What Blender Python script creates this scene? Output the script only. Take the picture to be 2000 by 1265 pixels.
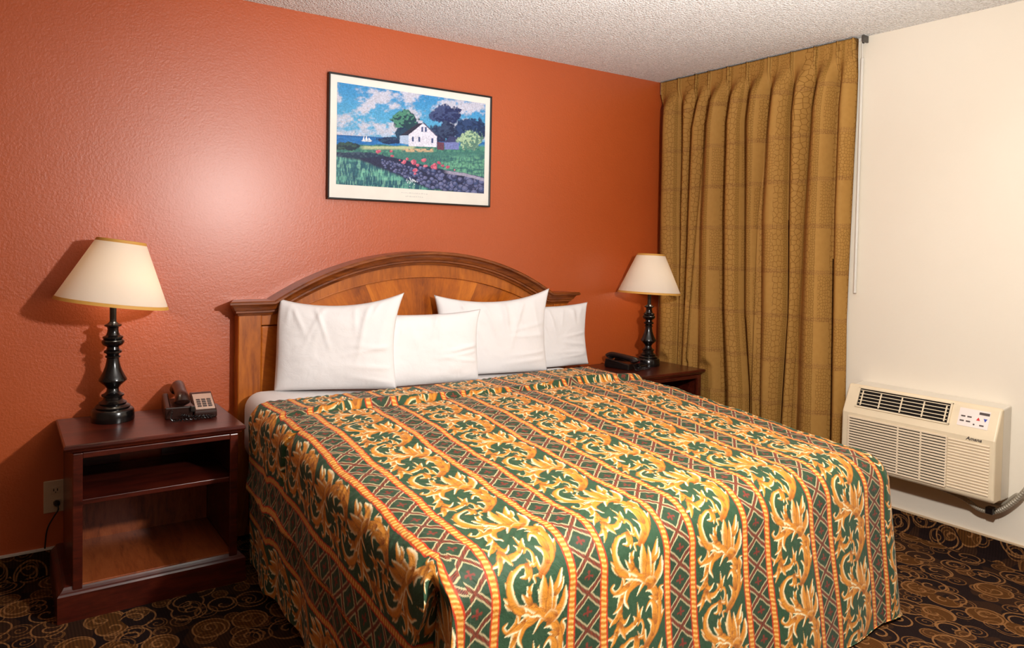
import bpy, bmesh, math, random
import numpy as np
from mathutils import Vector, Matrix
random.seed(7); np.random.seed(7)
C = bpy.context.scene.collection
for o in list(bpy.data.objects): bpy.data.objects.remove(o)
S = bpy.context.scene

# ------------------------------------------------------------------ camera
def cam_axes(yaw, pitch, roll):
    f = Vector((math.sin(yaw)*math.cos(pitch), math.cos(yaw)*math.cos(pitch), math.sin(pitch)))
    r = f.cross(Vector((0, 0, 1))).normalized(); u = r.cross(f)
    return r*math.cos(roll)+u*math.sin(roll), -r*math.sin(roll)+u*math.cos(roll), f
cd = bpy.data.cameras.new('camera'); cam = bpy.data.objects.new('camera', cd); C.objects.link(cam)
r_, u_, f_ = cam_axes(math.radians(32.518), math.radians(-1.566), math.radians(0.976))
M = Matrix(((r_.x, u_.x, -f_.x, -3.701), (r_.y, u_.y, -f_.y, -3.273), (r_.z, u_.z, -f_.z, 1.352), (0, 0, 0, 1)))
cam.matrix_world = M
cd.sensor_width = 36; cd.lens = 1394.7/2000*36; cd.shift_x = 111.5/2000; cd.shift_y = -116.7/2000
cd.clip_start = .05
S.camera = cam
S.view_settings.view_transform = 'Standard'; S.view_settings.look = 'None'
S.view_settings.gamma = 1; S.view_settings.use_curve_mapping = False
S.view_settings.exposure = 0.0
# ------------------------------------------------------------------ light
w = bpy.data.worlds.new('world'); S.world = w; w.use_nodes = True
w.node_tree.nodes['Background'].inputs[0].default_value = (.9, .85, .8, 1)
w.node_tree.nodes['Background'].inputs[1].default_value = 0.0
def point(name, loc, e, r, col):
    l = bpy.data.lights.new(name, 'POINT'); l.energy = e; l.shadow_soft_size = r; l.color = col
    o = bpy.data.objects.new(name, l); C.objects.link(o); o.location = loc; return o
point('flash_light', (-2.16, -2.60, 1.70), 165, .055, (1, .965, .93))
l = bpy.data.lights.new('ceiling_fill_light', 'SPOT'); l.energy = 120; l.spot_size = math.radians(104); l.spot_blend = .7; l.shadow_soft_size = .1; l.color = (.93, .96, 1)  # added upward spot, put in to brighten the ceiling
o = bpy.data.objects.new('ceiling_fill_light', l); C.objects.link(o); o.location = (-1.9, -2.35, 1.0)
o.rotation_euler = Vector((.25, .75, 1.5)).to_track_quat('-Z', 'Y').to_euler()

# ------------------------------------------------------------------ helpers
def tag(o, label=None, cat=None, group=None, kind=None):
    if label: o['label'] = label
    if cat: o['category'] = cat
    if group: o['group'] = group
    if kind: o['kind'] = kind
    return o
def thing(name, label, cat, loc=(0, 0, 0), rz=0, group=None):
    o = bpy.data.objects.new(name, None); C.objects.link(o); o.empty_display_size = .05
    o.location = loc; o.rotation_euler = (0, 0, rz)
    return tag(o, label, cat, group)
def link(name, me, mat, parent=None, smooth=False):
    o = bpy.data.objects.new(name, me); C.objects.link(o)
    if mat: me.materials.append(mat)
    if parent: o.parent = parent
    if smooth: me.polygons.foreach_set('use_smooth', [True]*len(me.polygons))
    if smooth and len(me.polygons) < 6000: me.set_sharp_from_angle(angle=math.radians(38))
    return o
def obj(name, bm, mat, parent=None, smooth=False, bevel=0, seg=2, auto=None):
    me = bpy.data.meshes.new(name); bmesh.ops.recalc_face_normals(bm, faces=bm.faces[:]); bm.to_mesh(me); bm.free()
    o = link(name, me, mat, parent, smooth)
    if bevel:
        m = o.modifiers.new('bevel', 'BEVEL'); m.width = bevel; m.segments = seg; m.limit_method = 'ANGLE'; m.angle_limit = math.radians(35)
    return o
def box(bm, x0, x1, y0, y1, z0, z1, mi=0):
    v = [bm.verts.new(p) for p in ((x0,y0,z0),(x1,y0,z0),(x1,y1,z0),(x0,y1,z0),(x0,y0,z1),(x1,y0,z1),(x1,y1,z1),(x0,y1,z1))]
    for f in ((0,3,2,1),(4,5,6,7),(0,1,5,4),(1,2,6,5),(2,3,7,6),(3,0,4,7)):
        bm.faces.new([v[i] for i in f]).material_index = mi
def boxo(name, x0, x1, y0, y1, z0, z1, mat, parent=None, bevel=0):
    bm = bmesh.new(); box(bm, x0, x1, y0, y1, z0, z1); return obj(name, bm, mat, parent, bevel=bevel)
def lathe(bm, prof, c=(0, 0, 0), n=48, cap=True):
    rings = []
    for r, z in prof:
        rings.append([bm.verts.new((c[0]+r*math.cos(2*math.pi*i/n), c[1]+r*math.sin(2*math.pi*i/n), c[2]+z)) for i in range(n)])
    for a, b in zip(rings, rings[1:]):
        for i in range(n): bm.faces.new((a[i], a[(i+1) % n], b[(i+1) % n], b[i]))
    if cap:
        bm.faces.new(rings[0][::-1]); bm.faces.new(rings[-1])
def tube(bm, pts, r, n=10):
    pts = [Vector(p) for p in pts]; rings = []; up = Vector((0, 0, 1))
    for i, p in enumerate(pts):
        t = (pts[min(i+1, len(pts)-1)]-pts[max(i-1, 0)]).normalized()
        a = t.cross(up); a = a.normalized() if a.length > 1e-4 else Vector((1, 0, 0)); b = t.cross(a)
        rr = r[i] if isinstance(r, (list, tuple)) else r
        rings.append([bm.verts.new(p+a*rr*math.cos(2*math.pi*k/n)+b*rr*math.sin(2*math.pi*k/n)) for k in range(n)])
    for a, b in zip(rings, rings[1:]):
        for i in range(n): bm.faces.new((a[i], a[(i+1) % n], b[(i+1) % n], b[i]))
    bm.faces.new(rings[0][::-1]); bm.faces.new(rings[-1])
def spline(pts, k=8):
    P = [np.array(p, float) for p in pts]; P = [2*P[0]-P[1]]+P+[2*P[-1]-P[-2]]; out = []
    for i in range(1, len(P)-2):
        for t in np.arange(k)/k:
            a, b, c, d = P[i-1:i+3]
            out.append(.5*((2*b)+(c-a)*t+(2*a-5*b+4*c-d)*t*t+(-a+3*b-3*c+d)*t**3))
    out.append(P[-2]); return out
def extr(bm, prof, axis, a0, a1):
    """closed 2D profile extruded along an axis; prof gives the other two coords in order"""
    def P(p, a):
        return {'y': (p[0], a, p[1]), 'x': (a, p[0], p[1]), 'z': (p[0], p[1], a)}[axis]
    A = [bm.verts.new(P(p, a0)) for p in prof]; B = [bm.verts.new(P(p, a1)) for p in prof]; n = len(prof)
    for i in range(n): bm.faces.new((A[i], A[(i+1) % n], B[(i+1) % n], B[i]))
    bm.faces.new(A[::-1]); bm.faces.new(B)
def grid_mesh(name, P, col=None, uv=None):
    """P: (ny,nx,3) array -> mesh, optional colours / uv attributes per vertex"""
    ny, nx = P.shape[:2]; me = bpy.data.meshes.new(name)
    idx = np.arange(ny*nx).reshape(ny, nx)
    q = np.stack([idx[:-1, :-1], idx[:-1, 1:], idx[1:, 1:], idx[1:, :-1]], -1).reshape(-1, 4).astype(np.int32)
    me.vertices.add(ny*nx); me.vertices.foreach_set('co', P.reshape(-1).astype(np.float32))
    me.loops.add(q.size); me.loops.foreach_set('vertex_index', q.reshape(-1))
    me.polygons.add(len(q)); me.polygons.foreach_set('loop_start', (np.arange(len(q))*4).astype(np.int32))
    try: me.polygons.foreach_set('loop_total', np.full(len(q), 4, np.int32))
    except Exception: pass
    me.update(calc_edges=True); me.validate()
    if col is not None:
        a = me.color_attributes.new('pattern', 'FLOAT_COLOR', 'POINT')
        c = np.ones((ny*nx, 4), np.float32); c[:, :3] = col.reshape(-1, 3); a.data.foreach_set('color', c.reshape(-1))
    if uv is not None:
        a = me.attributes.new('fabric', 'FLOAT_VECTOR', 'POINT')
        c = np.zeros((ny*nx, 3), np.float32); c[:, :uv.shape[-1]] = uv.reshape(-1, uv.shape[-1]); a.data.foreach_set('vector', c.reshape(-1))
    return me
def lin(c):
    c = np.asarray(c, float)/255; return np.where(c <= .04045, c/12.92, ((c+.055)/1.055)**2.4)
def L4(*c): return tuple(float(x) for x in lin(c))+(1,)
# value noise on arrays
_T = np.random.RandomState(3).rand(256, 256)
def vn(x, y):
    xi = np.floor(x).astype(int); yi = np.floor(y).astype(int); fx = x-xi; fy = y-yi
    fx = fx*fx*(3-2*fx); fy = fy*fy*(3-2*fy); g = lambda a, b: _T[a % 256, b % 256]
    return (g(xi, yi)*(1-fx)+g(xi+1, yi)*fx)*(1-fy)+(g(xi, yi+1)*(1-fx)+g(xi+1, yi+1)*fx)*fy
def fbm(x, y, n=4):
    s = 0; a = .5
    for i in range(n): s = s+a*vn(x*2**i+i*17, y*2**i+i*31); a *= .5
    return s/(1-.5**n)
sstep = lambda a, b, x: (lambda t: t*t*(3-2*t))(np.clip((x-a)/(b-a), 0, 1))

# ------------------------------------------------------------------ materials
class NT:
    def __init__(s, name, rough=.5, col=None, spec=.5):
        s.m = bpy.data.materials.new(name); s.m.use_nodes = True; s.t = s.m.node_tree; s.b = s.t.nodes['Principled BSDF']
        s.b.inputs['Roughness'].default_value = rough; s.b.inputs['Specular IOR Level'].default_value = spec
        if col: s.b.inputs['Base Color'].default_value = col
    def n(s, typ, **kw):
        nd = s.t.nodes.new(typ)
        for k, v in kw.items():
            if k[0] == '_': nd.inputs[k[1:].replace('_', ' ')].default_value = v
            else: setattr(nd, k, v)
        return nd
    def l(s, a, b): s.t.links.new(a, b)
    def math(s, op, a, b=None, c=None, clamp=False):
        nd = s.t.nodes.new('ShaderNodeMath'); nd.operation = op; nd.use_clamp = clamp
        for i, v in enumerate((a, b, c)):
            if v is None: continue
            if isinstance(v, (int, float)): nd.inputs[i].default_value = v
            else: s.l(v, nd.inputs[i])
        return nd.outputs[0]
    def mix(s, f, a, b):
        nd = s.t.nodes.new('ShaderNodeMix'); nd.data_type = 'RGBA'
        for i, v in ((0, f), (6, a), (7, b)):
            if isinstance(v, (int, float, tuple)): nd.inputs[i].default_value = v
            else: s.l(v, nd.inputs[i])
        return nd.outputs[2]
    def ramp(s, f, stops):
        nd = s.t.nodes.new('ShaderNodeValToRGB'); e = nd.color_ramp.elements
        while len(e) < len(stops): e.new(.5)
        for i, (p, c) in enumerate(stops): e[i].position = p; e[i].color = c
        s.l(f, nd.inputs[0]); return nd.outputs[0]
    def obj_co(s, scale=(1, 1, 1), attr=None, rot=(0, 0, 0)):
        if attr: src = s.n('ShaderNodeAttribute', attribute_name=attr).outputs['Vector']
        else: src = s.n('ShaderNodeTexCoord').outputs['Object']
        mp = s.n('ShaderNodeMapping'); mp.inputs['Scale'].default_value = scale; mp.inputs['Rotation'].default_value = rot
        s.l(src, mp.inputs[0]); return mp.outputs[0]
    def noise(s, co, scale, detail=3, rough=.5, out='Fac', dist=0):
        nd = s.n('ShaderNodeTexNoise'); nd.inputs['Scale'].default_value = scale; nd.inputs['Detail'].default_value = detail
        nd.inputs['Roughness'].default_value = rough; nd.inputs['Distortion'].default_value = dist
        s.l(co, nd.inputs['Vector']); return nd.outputs[out]
    def bump(s, h, strength, dist):
        nd = s.n('ShaderNodeBump'); nd.inputs['Strength'].default_value = strength; nd.inputs['Distance'].default_value = dist
        s.l(h, nd.inputs['Height']); s.l(nd.outputs[0], s.b.inputs['Normal']); return nd
    def base(s, c): s.l(c, s.b.inputs['Base Color'])

def plain(name, col, rough=.5, spec=.5, bump=None, metal=0):
    t = NT(name, rough, col, spec); t.b.inputs['Metallic'].default_value = metal
    co = t.obj_co(); nz = t.noise(co, 12, 3)
    t.base(t.mix(nz, tuple(c*.93 for c in col[:3])+(1,), tuple(min(1, c*1.06) for c in col[:3])+(1,)))
    if bump: t.bump(t.noise(co, bump[0], 3), bump[1], bump[2])
    return t.m
def wood(name, dark, mid, light, rough, scale=(1, 1, 1), band=14, coat=.3):
    t = NT(name, rough); co = t.obj_co(scale)
    n1 = t.noise(co, 3, 5, .6, dist=1.2); n2 = t.noise(co, band, 4, .7, dist=.5)
    f = t.math('ADD', t.math('MULTIPLY', n1, .6), t.math('MULTIPLY', n2, .4))
    t.base(t.ramp(f, [(.32, dark), (.5, mid), (.68, light)]))
    t.b.inputs['Coat Weight'].default_value = coat; t.b.inputs['Coat Roughness'].default_value = .25
    t.bump(n2, .08, .002); return t.m

M_ = {}
t = NT('orange_wall_paint', .42, spec=.6); t.b.inputs['Coat Weight'].default_value = .75; t.b.inputs['Coat Roughness'].default_value = .35; co = t.obj_co()
t.base(t.mix(t.noise(co, 2.5, 4), L4(182, 80, 29), L4(190, 86, 34)))
t.bump(t.math('ADD', t.noise(co, 95, 3, .6), t.math('MULTIPLY', t.noise(co, 30, 2), .5)), .34, .006); M_['orange'] = t.m
t = NT('cream_wall_paint', .5, spec=.35); co = t.obj_co()
t.base(t.mix(t.noise(co, 2, 3), L4(224, 213, 194), L4(230, 220, 202))); t.bump(t.noise(co, 60, 3), .08, .004); M_['cream'] = t.m
t = NT('popcorn_ceiling', .9, spec=.1); co = t.obj_co()
n1 = t.noise(co, 95, 3, .7); vo = t.n('ShaderNodeTexVoronoi'); vo.inputs['Scale'].default_value = 110; t.l(co, vo.inputs['Vector'])
h = t.math('ADD', n1, t.math('MULTIPLY', vo.outputs['Distance'], -.8))
t.base(t.ramp(t.noise(co, 110, 3, .7), [(.35, L4(214, 210, 202)), (.5, L4(240, 237, 231)), (.65, L4(251, 250, 246))]))
t.bump(h, .9, .012); M_['ceiling'] = t.m

def carpet_mat(name, plane='xy', dark=1.0):
    t = NT(name, .95, spec=.08)
    tc = t.n('ShaderNodeTexCoord').outputs['Object']
    sp = t.n('ShaderNodeSeparateXYZ'); t.l(tc, sp.inputs[0]); X = sp.outputs[plane.upper()[0]] if False else sp.outputs['XYZ'.index(plane[0].upper())]; Y = sp.outputs['XYZ'.index(plane[1].upper())]
    def layer(scale, ox, turns, rmax, lw, rnd, thin):
        cb = t.n('ShaderNodeCombineXYZ'); t.l(t.math('ADD', t.math('MULTIPLY', X, scale), ox), cb.inputs[0]); t.l(t.math('MULTIPLY', Y, scale), cb.inputs[1])
        v = t.n('ShaderNodeTexVoronoi', voronoi_dimensions='2D', feature='F1'); v.inputs['Scale'].default_value = 1; v.inputs['Randomness'].default_value = rnd
        t.l(cb.outputs[0], v.inputs['Vector'])
        d = t.n('ShaderNodeVectorMath', operation='SUBTRACT'); t.l(cb.outputs[0], d.inputs[0]); t.l(v.outputs['Position'], d.inputs[1])
        s2 = t.n('ShaderNodeSeparateXYZ'); t.l(d.outputs[0], s2.inputs[0])
        sc = t.n('ShaderNodeSeparateXYZ'); t.l(v.outputs['Color'], sc.inputs[0])
        r = v.outputs['Distance']; th = t.math('ARCTAN2', s2.outputs[1], s2.outputs[0])
        sgn = t.math('SUBTRACT', t.math('MULTIPLY', t.math('GREATER_THAN', sc.outputs[0], .5), 2), 1)
        ph = t.math('ADD', t.math('MULTIPLY', t.math('MULTIPLY', th, sgn), 1/(2*math.pi)), t.math('ADD', t.math('MULTIPLY', r, turns), sc.outputs[1]))
        fr = t.math('ABSOLUTE', t.math('SUBTRACT', t.math('FRACT', ph), .5))
        line = t.math('LESS_THAN', fr, t.math('MULTIPLY', t.math('SUBTRACT', 1.15, r), lw*turns))
        rm = t.math('ADD', t.math('MULTIPLY', sc.outputs[2], .12), rmax)
        line = t.math('MULTIPLY', line, t.math('LESS_THAN', r, rm))
        ring = t.math('LESS_THAN', t.math('ABSOLUTE', t.math('SUBTRACT', r, rm)), .018*thin)
        return t.math('MAXIMUM', line, ring, clamp=True), sc.outputs[0], t.math('LESS_THAN', r, rm)
    la, ca, ia = layer(7.2, 0, 2.6, .36, .030, .85, 1.3)
    lb, cb_, ib = layer(10.5, 5.3, 4.2, .30, .026, .9, 1.5)
    co = tc
    blot = t.noise(co, 5, 2)
    basec = t.mix(t.math('GREATER_THAN', blot, .52), L4(34, 22, 20), L4(58, 36, 22))
    fill = t.math('MULTIPLY', ia, t.math('GREATER_THAN', ca, .68))
    c = t.mix(fill, basec, L4(98, 60, 24))
    c = t.mix(t.math('MULTIPLY', t.math('MULTIPLY', ib, t.math('GREATER_THAN', cb_, .72)), .8), c, L4(92, 56, 24))
    c = t.mix(t.math('MULTIPLY', lb, .75), c, L4(140, 94, 52))
    c = t.mix(t.math('MULTIPLY', la, .85), c, L4(162, 112, 66))
    rib = t.math('ADD', t.math('MULTIPLY', t.math('SINE', t.math('MULTIPLY', X, 2*math.pi/.011)), .5), .5)
    c = t.mix(t.math('MULTIPLY', rib, .45), c, L4(18, 10, 8))
    c = t.mix(t.math('MULTIPLY', t.noise(co, 350, 2), .35), c, L4(20, 12, 8))
    t.base(c); t.bump(t.noise(co, 400, 2), .5, .004); return t.m
M_['carpet'] = carpet_mat('swirl_carpet'); M_['carpet_back'] = carpet_mat('swirl_carpet_strip', 'xz'); M_['carpet_right'] = carpet_mat('swirl_carpet_strip_side', 'yz')
M_['cherry'] = wood('dark_cherry_wood', L4(34, 8, 4), L4(72, 22, 12), L4(98, 36, 18), .30, (1, 6, 6), 16, .35)
M_['cherry_back'] = wood('reddish_back_panel_wood', L4(96, 40, 16), L4(146, 72, 34), L4(166, 90, 48), .34, (6, 1, 1.5), 16, .6)
M_['cornice'] = wood('walnut_moulding_wood', L4(70, 28, 6), L4(122, 60, 16), L4(152, 82, 28), .34, (1.2, 8, 8), 14, .35)
M_['honey'] = wood('honey_wood', L4(128, 60, 8), L4(170, 90, 18), L4(196, 110, 30), .38, (5, 5, 1), 10, .25)
# radial book-matched veneer
t = NT('sunburst_veneer', .36); co = t.obj_co(); s3 = t.n('ShaderNodeSeparateXYZ'); t.l(co, s3.inputs[0])
dx = t.math('ABSOLUTE', s3.outputs[0]); an = t.math('ARCTAN2', dx, t.math('ADD', s3.outputs[2], -.42))
rr = t.math('SQRT', t.math('ADD', t.math('POWER', dx, 2), t.math('POWER', t.math('ADD', s3.outputs[2], -.42), 2)))
cb = t.n('ShaderNodeCombineXYZ'); t.l(t.math('MULTIPLY', an, 5), cb.inputs[0]); t.l(t.math('MULTIPLY', rr, 1.5), cb.inputs[1]); t.l(t.math('GREATER_THAN', s3.outputs[0], 0), cb.inputs[2])
n1 = t.noise(cb.outputs[0], 2.2, 5, .6, dist=1); n2 = t.noise(cb.outputs[0], 16, 3, .6)
fc = t.math('FRACT', t.math('MULTIPLY', an, 2.3)); 
f = t.math('ADD', t.math('ADD', t.math('MULTIPLY', n1, .5), t.math('MULTIPLY', n2, .25)), t.math('MULTIPLY', fc, .25))
t.base(t.ramp(f, [(.3, L4(124, 56, 6)), (.5, L4(180, 94, 16)), (.7, L4(212, 122, 32))]))
t.b.inputs['Coat Weight'].default_value = .25; t.b.inputs['Coat Roughness'].default_value = .25; M_['veneer'] = t.m
M_['bronze'] = plain('dark_bronze_metal', L4(13, 10, 10), .2, .6)
M_['brassdark'] = plain('dull_metal_tube', L4(60, 54, 50), .3, .6, metal=.6)
M_['gold'] = plain('gold_trim_ribbon', L4(214, 160, 74), .6)
t = NT('lampshade_fabric', .8, L4(246, 240, 230), .2); tr = t.n('ShaderNodeBsdfTranslucent'); tr.inputs[0].default_value = L4(250, 238, 218)
mx = t.n('ShaderNodeMixShader'); mx.inputs[0].default_value = .42; t.l(t.b.outputs[0], mx.inputs[1]); t.l(tr.outputs[0], mx.inputs[2])
t.bump(t.noise(t.obj_co((1, 1, 3)), 180, 2), .12, .001)
t.l(mx.outputs[0], t.t.nodes['Material Output'].inputs[0]); M_['shade'] = t.m
t = NT('bulb_glass', .5, (1, 1, 1, 1)); t.b.inputs['Emission Color'].default_value = (1, .78, .5, 1); t.b.inputs['Emission Strength'].default_value = 3; M_['bulb'] = t.m
M_['ivory'] = plain('ivory_plastic', L4(226, 208, 176), .45, .4)
M_['ivory2'] = plain('ivory_plastic_louvre', L4(232, 212, 182), .45, .4)
M_['sleeve'] = plain('pale_wall_sleeve', L4(222, 214, 198), .5, .4)
M_['dark'] = plain('painted_recess_shade', L4(20, 15, 12), .8, .2)  # dark colour painted in for the shade of openings that are not cut
M_['panelwhite'] = plain('white_sticker', L4(232, 218, 208), .5)
M_['keygrey'] = plain('dark_grey_keys', L4(72, 60, 56), .5)
M_['red'] = plain('red_plastic', L4(206, 44, 40), .5); M_['blue'] = plain('blue_plastic', L4(44, 66, 160), .5)
M_['black'] = plain('black_plastic', L4(22, 18, 18), .28, .6)
M_['brownblack'] = plain('brown_black_plastic', L4(44, 22, 16), .26, .6)
M_['beige'] = plain('beige_plastic', L4(206, 178, 160), .45)
M_['outlet'] = plain('almond_plastic', L4(196, 172, 142), .4)
M_['conduit'] = plain('grey_metal_conduit', L4(158, 148, 130), .4, .6, metal=.2)
M_['pink'] = plain('pink_paper', L4(226, 168, 150), .7)
M_['whitemetal'] = plain('white_metal', L4(214, 208, 196), .4)
M_['trimline'] = plain('tan_edge_strip', L4(196, 170, 136), .6)
M_['greymetal'] = plain('grey_metal', L4(84, 80, 76), .4, .6, metal=.5)
t = NT('white_cotton', .85, spec=.15); co = t.obj_co(); t.base(t.mix(t.noise(co, 6, 2), L4(232, 230, 230), L4(240, 238, 238)))
t.bump(t.noise(co, 14, 5, .6, dist=.6), .25, .010); M_['cotton'] = t.m
t = NT('sheet_cotton', .85, spec=.15); co = t.obj_co(); t.base(t.mix(t.noise(co, 6, 2), L4(224, 218, 216), L4(232, 228, 226))); t.bump(t.noise(co, 9, 4, .6), .2, .01); M_['sheet'] = t.m
M_['boxspring'] = plain('brown_bed_base', L4(52, 26, 16), .8, .1)
M_['taupe'] = plain('taupe_paint', L4(122, 98, 80), .7, .2)
M_['frameblack'] = plain('black_frame_metal', L4(26, 20, 20), .3, .5)
M_['mat'] = plain('white_print_border', L4(236, 234, 226), .5, .4)

# ------------------------------------------------------------------ room shell
H = 2.44; XL = -4.9; YB = -5.2
def struct(name, *a, **k): o = boxo(name, *a, **k); o['kind'] = 'structure'; return o
struct('floor', XL, 0, YB, 0, -.05, 0, M_['carpet'])
struct('ceiling', XL, 0, YB, 0, H, H+.05, M_['ceiling'])
struct('wall_back', XL-.1, .1, 0, .1, -.05, H+.05, M_['orange'])
struct('wall_right', 0, .1, YB, 0, -.05, H+.05, M_['cream'])
struct('wall_left', XL-.1, XL, YB, 0, -.05, H+.05, M_['taupe'])
struct('wall_front', XL-.1, .1, YB-.1, YB, -.05, H+.05, M_['taupe'])
def cove(name, axis, a0, a1, mat):
    bm = bmesh.new(); s = -1
    prof = [(0, 0), (-.022, 0), (-.012, .02), (-.009, .04), (-.009, .098), (0, .098)]
    extr(bm, prof, axis, a0, a1); o = obj(name, bm, mat); o['kind'] = 'structure'; return o
cove('baseboard_back', 'x', XL, 0, M_['carpet_back']); cove('baseboard_right', 'y', YB, -.012, M_['carpet_right'])
struct('trim_1', XL, 0, -.012, 0, .098, .106, M_['whitemetal']); struct('trim_2', -.012, 0, YB, -.013, .098, .104, M_['trimline'])

# ------------------------------------------------------------------ headboard
hb = thing('headboard', 'arched honey and walnut wood headboard with sunburst veneer behind the pillows', 'headboard', (-1.835, 0, 0))
HW = .968; ZS = 1.085; ZT = 1.315; XA = .82    # post half width, shoulder, apex, arch start
def arch_z(x, zs, zt, xa):
    # circular arc through (+-xa, zs) with top zt
    h = zt-zs; R = (xa*xa+h*h)/(2*h); x = min(abs(x), xa)
    return zt-R+math.sqrt(max(R*R-x*x, 0))
def slab_under(name, x0, x1, zf, z0, y0, y1, mat, parent, n=64, bevel=0):
    bm = bmesh.new(); xs = [x0+(x1-x0)*i/n for i in range(n+1)]
    prof = [(x, zf(x)) for x in xs]+[(x1, z0 if not callable(z0) else z0(x1))]
    if callable(z0): prof = [(x, zf(x)) for x in xs]+[(x, z0(x)) for x in reversed(xs)]
    else: prof = [(x, zf(x)) for x in xs]+[(x1, z0), (x0, z0)]
    extr(bm, prof, 'y', y0, y1); return obj(name, bm, mat, parent, bevel=bevel)
top = lambda x: arch_z(x, ZS-.03, ZT-.03, XA) if abs(x) < XA else ZS-.03
slab_under('board', -HW+.002, HW-.002, lambda x: top(x)-.01, .30, -.035, -.002, M_['honey'], hb, 90)
for s in (-1, 1):      # posts with recessed panel
    bm = bmesh.new(); a, b = (-HW, -HW+.105) if s < 0 else (HW-.105, HW)
    box(bm, a, b, -.075, -.034, .02, ZS-.035); obj('post', bm, M_['honey'], hb, bevel=.004)
    a, b = (-HW+.105, -.70) if s < 0 else (.70, HW-.105)
    boxo('side_panel', a+.004, b, -.058, -.034, .45, ZS-.12, M_['veneer'], hb, bevel=.006)
    a, b = (-HW+.105, -.68) if s < 0 else (.68, HW-.105)
    boxo('rail', a, b, -.068, -.034, ZS-.115, ZS-.03, M_['honey'], hb, bevel=.003)
slab_under('frieze', -.76, .76, lambda x: arch_z(x, ZS-.05, ZT-.05, .80), lambda x: max(arch_z(x, .955, ZT-.135, .86), .955)-0.0, -.062, -.034, M_['honey'], hb, 80, .002)
slab_under('sunburst_panel', -.72, .72, lambda x: arch_z(x, .96, ZT-.135, .86), .45, -.052, -.034, M_['veneer'], hb, 80)
slab_under('bead', -.75, .75, lambda x: arch_z(x, .955, ZT-.128, .86), lambda x: arch_z(x, .948, ZT-.135, .86), -.065, -.045, M_['honey'], hb, 80, .002)
# cornice moulding swept along the top outline
def sweep_cornice():
    path = [(-HW-.002, ZS)]; n = 60
    path += [(-XA-.015, ZS)]
    for i in range(n+1):
        x = -XA+2*XA*i/n; path.append((x, arch_z(x, ZS, ZT, XA)))
    path += [(XA+.015, ZS), (HW+.002, ZS)]
    prof = [(.0, 0), (-.122, 0), (-.128, -.006), (-.128, -.014), (-.122, -.018), (-.112, -.020), (-.104, -.030), (-.098, -.042), (-.090, -.046), (-.090, -.054), (-.080, -.058), (-.076, -.068), (0, -.068)]
    bm = bmesh.new(); rows = []
    for i, (x, z) in enumerate(path):
        a = Vector(path[max(i-1, 0)]); b = Vector(path[min(i+1, len(path)-1)]); tt = (b-a).normalized()
        nrm = Vector((-tt.y, tt.x)); k = 1
        if abs(nrm.x) > 1e-6: pass
        e = 0
        rows.append([bm.verts.new((x+nrm.x*q, p-.002, z+nrm.y*q)) for p, q in prof])
    m = len(prof)
    for a, b in zip(rows, rows[1:]):
        for i in range(m): bm.faces.new((a[i], a[(i+1) % m], b[(i+1) % m], b[i]))
    # returns at both ends: flare outwards
    for r, s in ((rows[0], -1), (rows[-1], 1)):
        ext = [bm.verts.new((v.co.x+s*max(0, (-prof[i][0]-.076))*.95, v.co.y, v.co.z)) for i, v in enumerate(r)]
        for i in range(m): bm.faces.new((r[i], r[(i+1) % m], ext[(i+1) % m], ext[i]))
        bm.faces.new(ext)
    return obj('cornice', bm, M_['cornice'], hb)
sweep_cornice()

# ------------------------------------------------------------------ mattress and base
BX0, BX1, BYF = -2.795, -.915, -1.80
def softbox(name, x0, x1, y0, y1, z0, z1, r, mat, n=6):
    bm = bmesh.new(); box(bm, x0, x1, y0, y1, z0, z1)
    o = obj(name, bm, mat, None); m = o.modifiers.new('bevel', 'BEVEL'); m.width = r; m.segments = n
    for p in o.data.polygons: p.use_smooth = True
    return o
tag(softbox('box_spring', BX0+.03, BX1-.02, BYF+.06, -.10, .06, .385, .03, M_['boxspring']), 'brown bed base under the white sheeted mattress, showing beside the left nightstand', 'bed base')
mt = softbox('mattress', BX0, BX1, BYF, -.09, .385, .655, .075, M_['sheet'])
for v in mt.data.vertices:
    if v.co.z > .5: v.co.z = {(0, 0): .548, (1, 0): .546, (0, 1): .692, (1, 1): .660}[(int(v.co.x > -2), int(v.co.y > -1))]
tag(mt, 'king mattress in a white fitted sheet under the patterned bedspread', 'mattress')

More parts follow.
